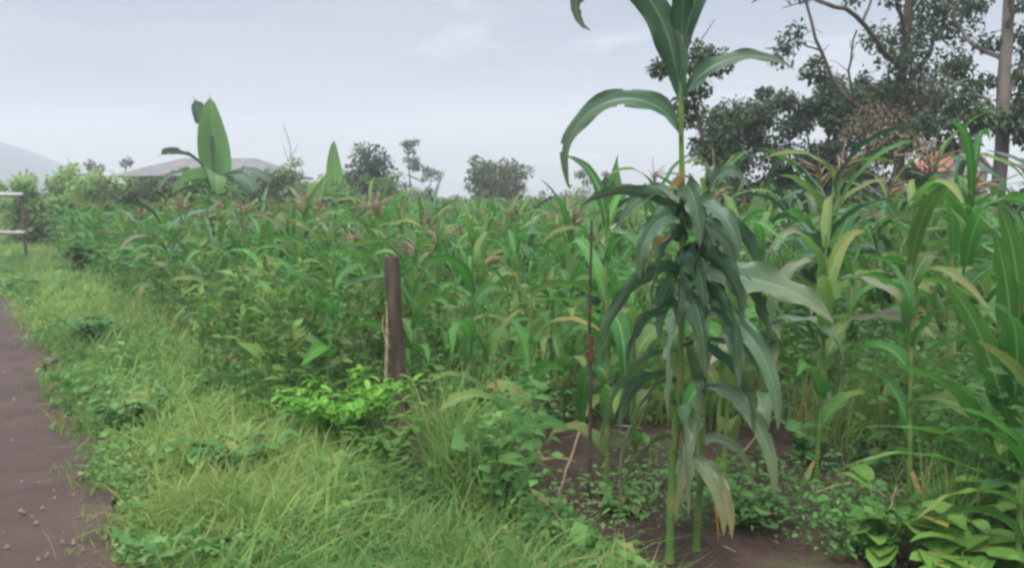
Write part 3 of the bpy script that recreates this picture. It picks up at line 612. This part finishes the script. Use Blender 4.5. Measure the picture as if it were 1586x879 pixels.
T = thing('roadside_tree', (6.75, 11.1, -.1), 'straight-trunked tree with drooping leaf bunches at the right border', 'tree', 'trees at the field edge')
S2 = 110.; z2 = lambda py: 1.7 + (300 - py) / S2; X2 = lambda px: (px - 1540) / S2
mb = MB(); TR = limb(mb, [(0, 0, 0), (.02, .02, 1.5), (-.03, 0, 3.), (.0, .05, 4.6), (-.05, 0, 6.2)], .11, .06, 14, .012, 10)
L1 = limb(mb, [(0, 0, z2(200)), (X2(1490), -.2, z2(150)), (X2(1430), -.3, z2(130))], .035, .01, 9, .02)
L2 = limb(mb, [(0, 0, z2(110)), (X2(1490), .3, z2(60)), (X2(1470), .4, z2(10))], .04, .015, 9, .02)
L3 = limb(mb, [(0, 0, z2(150)), (X2(1590), .3, z2(90)), (X2(1640), .4, z2(60))], .045, .015, 9, .02)
L4 = limb(mb, [(0, 0, z2(190)), (X2(1590), -.3, z2(165)), (X2(1650), -.4, z2(170))], .035, .012, 9, .02)
L5 = limb(mb, [(0, 0, z2(60)), (X2(1520), -.3, z2(20)), (X2(1500), -.4, z2(-40))], .035, .012, 9, .02)
part('trunk', mb, M['bark_pale'], T); cr = MB()
for (px, py, r, n, dy) in [(1440, 155, 28, 130, -.3), (1470, 180, 34, 200, -.2), (1500, 190, 30, 170, -.2), (1420, 195, 28, 140, -.3), (1560, 195, 40, 330, -.3), (1590, 220, 40, 300, -.4), (1575, 165, 34, 240, -.2), (1600, 150, 40, 240, .2), (1510, 130, 24, 100, .2), (1485, 105, 22, 90, .3), (1560, 120, 22, 80, .1), (1590, 60, 34, 140, .4), (1520, 70, 20, 60, .2), (1500, 10, 26, 90, .3), (1560, 15, 30, 110, -.2), (1545, -30, 40, 140, 0), (1460, 225, 26, 120, -.2), (1620, 100, 40, 140, .3)]:
    blob_leaves(cr, (X2(px), dy, z2(py)), np.array([r, r * 1.1, r * .75]) / S2, int(n * 1.7), .10, np.clip(.5 + rng.normal(0, .22), 0, 1), hang=.9)
part('crown', cr, M['tree'], T)

# dense bushy tree with a withered part
T = thing('bushy_tree', (6.1, 15.2, -.1), 'dense bushy tree with one withered brown clump', 'tree', 'trees at the field edge')
S3 = 81.; z3 = lambda py: 1.7 + (300 - py) / S3; X3 = lambda px: (px - 1290) / S3
mb = MB()
for k in range(9):
    a = rng.uniform(-1.6, 1.6); limb(mb, [(a * .15, rng.normal(0, .2), 0), (a * .6, rng.normal(0, .3), 1.5), (a * 1.1, rng.normal(0, .4), rng.uniform(2.6, 3.8))], .06, .012, 9, .04, 6)
part('trunk', mb, M['bark'], T); cr = MB()
for k in range(115):
    px = rng.uniform(1110, 1400); lim = 115 + 60 * abs(px - 1235) / 150 * (1 if px < 1235 else .6); py = rng.uniform(lim, 310); r = rng.uniform(14, 34)
    blob_leaves(cr, (X3(px), rng.normal(0, .5), z3(py)), np.array([r, r, r * .7]) / S3, int(rng.uniform(170, 380)), .10, np.clip(.4 + rng.normal(0, .25), 0, 1), hang=.5)
part('crown', cr, M['tree'], T); dc = MB()
for (px, py, r) in [(1285, 180, 44), (1240, 215, 30), (1270, 240, 30), (1330, 240, 26), (1325, 185, 44), (1275, 205, 34), (1310, 220, 36), (1345, 165, 30), (1255, 195, 26), (1340, 210, 34)]:
    blob_leaves(dc, (X3(px) + .2 * rng.normal(), -2.2 + .5 * rng.normal(), z3(py) + .12 * rng.normal()), np.array([r * 1.3, r * 1.1, r * .75]) / S3, 260, .075, np.clip(.5 + rng.normal(0, .2), 0, 1), hang=.7)
part('withered_clump', dc, M['deadleaf'], T)['label'] = 'withered brown clump of leaves'

# slender sapling behind the tallest maize
T = thing('slender_tree', (2.45, 9.6, -.1), 'slender young tree with three leaf bunches behind the tallest maize', 'tree', 'trees at the field edge')
S4 = 128.; z4 = lambda py: 1.7 + (300 - py) / S4; X4 = lambda px: (px - 1108) / S4
mb = MB(); limb(mb, [(0, 0, 0), (.05, 0, 1.4), (X4(1090), 0, z4(230)), (X4(1068), 0, z4(150)), (X4(1062), 0, z4(105)), (X4(1095), .05, z4(40))], .03, .005, 14, .012, 6)
limb(mb, [(X4(1090), 0, z4(230)), (X4(1115), .1, z4(205)), (X4(1140), .1, z4(195))], .01, .004, 6, .01, 4); limb(mb, [(X4(1062), 0, z4(110)), (X4(1035), .1, z4(100)), (X4(1012), .1, z4(108))], .01, .004, 6, .01, 4)
part('trunk', mb, M['bark'], T); cr = MB()
for (px, py, r, n) in [(1070, 98, 32, 420), (1098, 106, 26, 280), (1035, 104, 24, 240), (1018, 112, 15, 90), (1065, 165, 28, 300), (1075, 142, 22, 160), (1055, 188, 18, 120), (1098, 222, 28, 260), (1082, 242, 18, 110), (1112, 200, 16, 80), (1125, 250, 20, 100), (1130, 180, 18, 80)]:
    blob_leaves(cr, (X4(px), rng.normal(0, .12), z4(py)), np.array([r, r, r * .75]) / S4, n, .075, np.clip(.4 + rng.normal(0, .2), 0, 1), hang=.5)
part('crown', cr, M['tree'], T)

# shrubs
SG = 'shrubs round the field'
tree('shrub', (4.35, 13.4, -.1), 'yellow-green shrub under the bushy tree, beside the sapling', 2.15, .55, 'shrub', 'lime', nl=1500, leaf=.13, group=SG, clumps=14, trunk_h=.1, tr=.03, stems=3)
tree('shrub', (5.5, 12.6, -.1), 'olive shrub in front of the withered clump', 2.1, .9, 'shrub', 'olive', nl=2000, leaf=.11, group=SG, clumps=16, trunk_h=.1, tr=.03, stems=3)
tree('shrub', (7.6, 14.2, -.1), 'green shrub between the bare-limbed tree and the straight-trunked tree', 2.0, .9, 'shrub', 'weed', nl=2200, leaf=.11, group=SG, clumps=16, trunk_h=.1, tr=.03, stems=3)
tree('shrub', (7.95, 12.7, -.1), 'bright shrub behind the straight-trunked tree', 1.9, .8, 'shrub', 'lime', nl=2000, leaf=.11, group=SG, clumps=16, trunk_h=.1, tr=.03, stems=3)
for (x, y, h, r, mt, lab) in [(-14.1, 23.4, 2.5, .85, 'pale', 'pale green shrub nearest the white barrier'), (-13.6, 24.5, 2.65, .6, 'lime', 'yellowish shrub second from the white barrier'), (-12.9, 23.6, 2.7, .95, 'pale', 'rounded pale green shrub left of the house, third from the barrier'),
        (-11.8, 23.2, 2.5, .9, 'pale', 'pale leafy shrub just left of the house corner'), (-10.4, 22.5, 2.5, 1.1, 'olive', 'olive shrub in front of the house wall'), (-9.6, 25, 2.55, 1.0, 'pale', 'pale shrub in front of the house, behind the olive one'), (-6.7, 31, 3.15, .9, 'weed', 'dense bush between the leafless sapling and the pointed banana leaf'), (-8.4, 21.5, 2.6, .9, 'weed', 'green shrub directly under the big banana leaves'), (-6.0, 25, 2.35, .8, 'pale', 'low pale shrub at the foot of the leafless sapling'), (-5.2, 23, 2.2, .7, 'lime', 'yellow-green shrub at the foot of the pointed banana leaf'), (-9.3, 22, 2.5, .8, 'olive', 'olive shrub by the foot of the big banana plant'),
        (-7.4, 24, 2.55, 1.0, 'olive', 'brownish shrub right of the big banana plant'), (-8.0, 30, 3.25, .95, 'weed', 'dense grey-green bush left of the pointed banana leaf'), (-4.6, 31, 2.75, .9, 'weed', 'rounded bush at the foot of the dark palm')]:
    tree('shrub', (x, y, -.1), lab, h, r, 'shrub', mt, nl=3000, leaf=.16, group=SG, clumps=18, trunk_h=.15, tr=.04, stems=3)
# far trees
FG = 'trees far beyond the field'
tree('round_tree', (-.8, 42, -.1), 'broad round-topped tree standing alone at the far side of the field', 3.75, 1.75, mat='olive', nl=5000, leaf=.22, group=FG, clumps=34, trunk_h=.2, tr=.12, stems=2, flat=.9)
def thin_tree(loc, lab, h, lean=0., n=9):
    T = thing('thin_tree', loc, lab, 'tree', FG); mb = MB(); cr = MB()
    Q = limb(mb, [(0, 0, 0), (lean * .5, 0, h * .5), (lean, 0, h)], .08, .02, 10, .03, 6)
    for k in range(n):
        i = int(rng.integers(4, 10)); a = rng.uniform(0, 6.28); L = rng.uniform(.25, .6); e = Q[i] + np.array([math.cos(a) * L, math.sin(a) * L, L * .4]); limb(mb, [Q[i], (Q[i] + e) / 2, e], .025, .01, 4, .02, 4); blob_leaves(cr, e, (.28, .28, .2), 70, .17, rng.random())
    blob_leaves(cr, Q[-1], (.35, .35, .2), 90, .17, .5); part('trunk', mb, M['bark'], T); part('crown', cr, M['tree'], T)
thin_tree((-6.3, 50, -.1), 'tall thin tree with sparse tufts, tallest beyond the field', 4.7, -.1, 13)
thin_tree((-5.4, 52, -.1), 'low thin tree right of the tallest sparse one', 3.2, .2, 9)
thin_tree((-23.6, 46, -.1), 'tiny thin tree left of the house roof', 3.2, 0, 3)
thin_tree((-22.2, 46, -.1), 'small thin tree close to the house roof corner', 3.4, .1, 3)
thin_tree((4.6, 52, -.1), 'faint thin tree showing under the arching maize leaf', 3.1, .1, 4)
thin_tree((6.6, 54, -.1), 'faint low tree beside the short upright banana leaf', 2.9, -.1, 4)
T = thing('bare_tree', (-5.95, 22.5, -.1), 'leafless leaning sapling right of the house', 'tree'); mb = MB()
Q = limb(mb, [(0, 0, 0), (0, 0, 1.8), (-.15, 0, 2.5), (-.42, 0, 3.6)], .035, .008, 12, .015, 6); limb(mb, [Q[7], Q[7] + [-.25, 0, .3], Q[7] + [-.3, 0, .6]], .014, .006, 5, .01, 4); limb(mb, [Q[8], Q[8] + [.15, 0, .2], Q[8] + [.2, .1, .4]], .012, .005, 5, .01, 4)
part('trunk', mb, M['bark_pale'], T)
T = thing('palm_tree', (-5.75, 32, -.1), 'dark palm-like tree with spiky fronds behind the pointed banana leaf', 'palm', FG); mb = MB(); cr = MB()
limb(mb, [(0, 0, 0), (.05, 0, 1.5), (0, 0, 2.7)], .14, .11, 8, .01, 8)
for k in range(46): leafstrip(cr, (0, 0, 2.65 + rng.uniform(-.5, .3)), rng.uniform(0, 6.28), rng.uniform(.8, 1.15), .17, rad(rng.uniform(-10, 80)), rad(rng.uniform(30, 90)), 1.4, rng.uniform(-.6, .6), 0, .3, 6, rng.uniform(0, .6), 0, across=3, shape='blade')
for k in range(22): blob_leaves(cr, rng.normal(0, .38, 3) * [1, 1, 1.1] + [.1, 0, 2.5], (.42, .42, .3), 60, .22, np.clip(.35 + rng.normal(0, .2), 0, 1))
part('trunk', mb, M['bark'], T); part('crown', cr, M['tree'], T)
mb = MB()     # low woodland line at the far edge of the field
for k in range(150):
    x = rng.uniform(-48, 42); y = 58 + rng.normal(0, 3); r = rng.uniform(.5, 1.3); blob_leaves(mb, (x, y, rng.uniform(.6, 1.6)), (r * 1.4, r, r * .7), 120, .32, np.clip(.4 + rng.normal(0, .25), 0, 1))
tag(part('far_treeline', mb, M['olive']), kind='stuff')

# ------------------------------------------------------------------ banana plants
def banana(loc, label, h, specs, dark=(), r=.13):
    root = thing('banana_plant', loc, label, 'banana plant', 'banana plants'); mb = MB(); limb(mb, [(0, 0, 0), (.03, 0, h * .5), (0, 0, h)], r, r * .5, 8, .01, 10); part('pseudostem', mb, M['pseudostem'], root)
    for i, (az, L, W, e0, dro, p, roll, tint, torn) in enumerate(specs):
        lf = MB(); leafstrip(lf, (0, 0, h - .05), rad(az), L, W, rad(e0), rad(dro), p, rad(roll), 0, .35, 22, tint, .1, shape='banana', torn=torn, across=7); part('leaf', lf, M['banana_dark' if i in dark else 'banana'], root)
    return root
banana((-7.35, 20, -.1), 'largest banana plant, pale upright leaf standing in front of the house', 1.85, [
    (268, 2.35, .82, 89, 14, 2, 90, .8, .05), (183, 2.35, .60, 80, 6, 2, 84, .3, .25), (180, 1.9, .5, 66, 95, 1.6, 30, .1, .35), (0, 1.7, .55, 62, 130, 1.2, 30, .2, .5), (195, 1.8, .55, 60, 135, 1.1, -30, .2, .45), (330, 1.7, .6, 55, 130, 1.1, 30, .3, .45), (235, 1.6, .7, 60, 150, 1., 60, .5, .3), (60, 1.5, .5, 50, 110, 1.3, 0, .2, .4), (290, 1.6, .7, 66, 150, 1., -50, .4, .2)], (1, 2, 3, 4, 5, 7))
banana((-5.3, 24, -.1), 'banana plant with a single bright pointed leaf before the dark palm', 1.5, [(265, 1.9, .52, 93, 6, 2, 85, 1., .04), (300, 1.2, .4, 45, 110, 1.3, 0, .5, .3), (180, 1.1, .4, 45, 110, 1.3, 0, .4, .3)])
banana((1.47, 11.2, -.1), 'banana plant with a short upright leaf below the arching maize leaf', 1.15, [(268, 1.2, .42, 90, 8, 2, 88, .4, 0), (200, .9, .28, 82, 20, 2, 60, .2, .1), (180, .9, .3, 50, 110, 1.3, 0, .3, .2), (0, .9, .3, 50, 110, 1.3, 0, .3, .2), (320, .9, .3, 60, 100, 1.3, 20, .3, .2)], (1,), .09)
banana((3.75, 12.2, -.1), 'banana plant with a bright leaf under the bushy tree', .95, [(268, 1.05, .55, 82, 12, 2, 80, 1., 0), (190, .9, .35, 55, 100, 1.4, 10, .9, .1), (350, .9, .35, 50, 100, 1.4, 0, .8, .1)], (), .09)

# ------------------------------------------------------------------ houses, barrier
def prism(mb, pts_top, thick):
    n_ = len(pts_top); P = np.array(pts_top, float); nrm = np.cross(P[1] - P[0], P[2] - P[0]); nrm /= np.linalg.norm(nrm)
    if nrm[2] < 0: nrm = -nrm
    mb.add(np.vstack([P, P - nrm * thick]), [list(range(n_))]); 
    off = mb.n - 2 * n_
    mb.f.append(np.array([[off + n_ + i for i in reversed(range(n_))]])); mb.f.append(np.array([[off + i, off + (i + 1) % n_, off + n_ + (i + 1) % n_, off + n_ + i] for i in range(n_)]))
H = thing('house', (-13.25, 34, -.1), 'low house with a grey hipped roof behind the banana plants', 'house', 'houses beyond the field')
mb = MB(); box(mb, -3.1, 3.1, 0, 4.6, 0, 2.36); part('wall', mb, M['wallgrey'], H)
mb = MB(); e, zr = 2.45, 3.30
prism(mb, [(-3.6, -.5, e), (3.6, -.5, e), (1.7, 2.3, zr), (-1.6, 2.3, zr)], .06); prism(mb, [(3.6, 5.1, e), (-3.6, 5.1, e), (-1.6, 2.3, zr), (1.7, 2.3, zr)], .06)
prism(mb, [(-3.6, 5.1, e), (-3.6, -.5, e), (-1.6, 2.3, zr)], .06); prism(mb, [(3.6, -.5, e), (3.6, 5.1, e), (1.7, 2.3, zr)], .06)
rf = part('roof', mb, M['tin'], H); rf.data.polygons.foreach_set('use_smooth', np.zeros(len(rf.data.polygons), bool))
for x in (-1.9, 1.9):
    mb = MB(); box(mb, x - .5, x + .5, -.05, .02, 1.0, 2.1); w_ = part('window', mb, M['darkwood'], H); mb = MB(); box(mb, x - .42, x + .42, -.07, -.045, 1.08, 2.02); part('pane', mb, M['glass'], w_)
mb = MB(); box(mb, -.45, .45, -.06, .02, 0, 2.05); part('door', mb, M['darkwood'], H)
H = thing('house', (17.25, 30.5, .15), 'small house with a red roof and pale gable behind the trees', 'house', 'houses beyond the field')
mb = MB(); box(mb, -1.1, 1.3, 0, 3.2, -.4, 2.75); part('wall', mb, M['wallbrown'], H)
mb = MB(); prism(mb, [(-1.5, -.3, 2.75), (0, -.3, 3.95), (0, 3.5, 3.95), (-1.5, 3.5, 2.75)], .07); prism(mb, [(0.01, -.3, 3.95), (1.6, -.3, 2.7), (1.6, 3.5, 2.7), (.01, 3.5, 3.95)], .07); part('roof', mb, M['roofred'], H)
mb = MB(); mb.add([(-1.1, -.02, 2.76), (1.3, -.02, 2.76), (.05, -.02, 3.78), (-1.1, .1, 2.76), (1.3, .1, 2.76), (.05, .1, 3.78)], [[0, 1, 2], [3, 5, 4]]); mb.add([(-1.1, -.02, 2.76), (1.3, -.02, 2.76), (1.3, .1, 2.76), (-1.1, .1, 2.76)], [[0, 3, 2, 1]]); part('gable', mb, M['wallpink'], H)
mb = MB(); box(mb, -2.4, -1.12, -.4, 1.6, 1.86, 1.94); lt = part('side_roof', mb, M['whitemetal'], H); mb = MB()
for x in (-2.3, -1.3): box(mb, x, x + .08, -.3, -.22, -.4, 1.855)
part('roof_post', mb, M['darkwood'], lt); H.scale = (.62, .8, .84)
mb = MB(); box(mb, -.3, .4, -.05, .02, .9, 1.9); w_ = part('window', mb, M['darkwood'], H); mb = MB(); box(mb, -.24, .34, -.07, -.045, .96, 1.84); part('pane', mb, M['glass'], w_)
T = thing('metal_barrier', (-10.72, 17.5, -.05), 'pale two-rail metal barrier standing across the verge beside the road', 'barrier')
for zz in (.80, 1.63):
    mb = MB(); tube(mb, [(-4.2, 0, zz), (-2, 0, zz), (.05, 0, zz)], .045, 8); part('rail', mb, M['whitemetal'], T)
for x in (-4.1, -2.05, -.03):
    mb = MB(); tube(mb, [(x, .07, 0), (x, .07, 1.7)], .035, 8); part('post', mb, M['darkwood'], T)

# ------------------------------------------------------------------ air
mb = MB(); box(mb, -340, 340, -45, 340, -1.1, 32); hz = part('haze', mb, M['stone']); hz.data.materials.clear(); tag(hz, kind='stuff')
m, nt, N, L = nodes('haze_air'); pv = N('ShaderNodeVolumePrincipled'); pv.inputs['Color'].default_value = (.90, .94, 1, 1); pv.inputs['Density'].default_value = .0026; pv.inputs['Anisotropy'].default_value = .2
o = N('ShaderNodeOutputMaterial'); L(pv.outputs[0], o.inputs['Volume']); hz.data.materials.append(m)

# ------------------------------------------------------------------ sky, sun, camera
EL, AZ = rad(62), rad(200)
w = bpy.data.worlds.new('World'); sc.world = w; w.use_nodes = True; nt = w.node_tree; nt.nodes.clear(); N = nt.nodes.new; L = nt.links.new
sky = N('ShaderNodeTexSky'); sky.sky_type = 'NISHITA'; sky.sun_disc = False; sky.sun_elevation = EL; sky.sun_rotation = AZ; sky.air_density = 1.; sky.dust_density = 3.
bg1 = N('ShaderNodeBackground'); L(sky.outputs[0], bg1.inputs[0]); bg1.inputs[1].default_value = .05
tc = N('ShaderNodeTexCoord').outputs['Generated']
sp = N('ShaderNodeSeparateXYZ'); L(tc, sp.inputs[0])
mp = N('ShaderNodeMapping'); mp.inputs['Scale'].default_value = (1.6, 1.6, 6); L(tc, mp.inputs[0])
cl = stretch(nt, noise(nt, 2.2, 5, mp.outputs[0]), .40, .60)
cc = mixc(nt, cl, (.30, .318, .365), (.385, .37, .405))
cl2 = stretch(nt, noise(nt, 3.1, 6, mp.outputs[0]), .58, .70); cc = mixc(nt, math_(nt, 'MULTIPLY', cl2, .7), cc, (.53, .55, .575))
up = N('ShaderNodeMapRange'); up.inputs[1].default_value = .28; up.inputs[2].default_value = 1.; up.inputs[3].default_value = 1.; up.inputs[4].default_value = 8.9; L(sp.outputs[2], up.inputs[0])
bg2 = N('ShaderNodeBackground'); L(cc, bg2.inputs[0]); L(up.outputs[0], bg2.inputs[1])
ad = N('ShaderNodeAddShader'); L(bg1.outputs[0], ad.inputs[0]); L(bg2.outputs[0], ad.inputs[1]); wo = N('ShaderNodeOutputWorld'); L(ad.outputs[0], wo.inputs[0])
sun = bpy.data.lights.new('sun', 'SUN'); sun.energy = 2.9; sun.angle = rad(18); sun.color = (1, .97, .92); so = link('sun', sun)
dirv = Vector((math.sin(AZ) * math.cos(EL), math.cos(AZ) * math.cos(EL), math.sin(EL))); so.rotation_euler = dirv.to_track_quat('Z', 'Y').to_euler(); so.location = dirv * 15
cam = bpy.data.cameras.new('camera'); cam.sensor_width = 36; cam.lens = 36 * 1233 / 1586; cam.clip_end = 2000; cam.clip_start = .05
co = link('camera', cam, None, (0, 0, 1.6)); co.rotation_euler = (rad(90 - 6.45), 0, 0); sc.camera = co
sc.view_settings.view_transform = 'Standard'; sc.view_settings.look = 'None'; sc.view_settings.gamma = 1; sc.view_settings.exposure = 0
c = sc.cycles; c.use_denoising = True; c.max_bounces = 7; c.diffuse_bounces = 3; c.glossy_bounces = 2; c.transmission_bounces = 4; c.volume_bounces = 1; c.transparent_max_bounces = 8
c.filter_width = 2.8
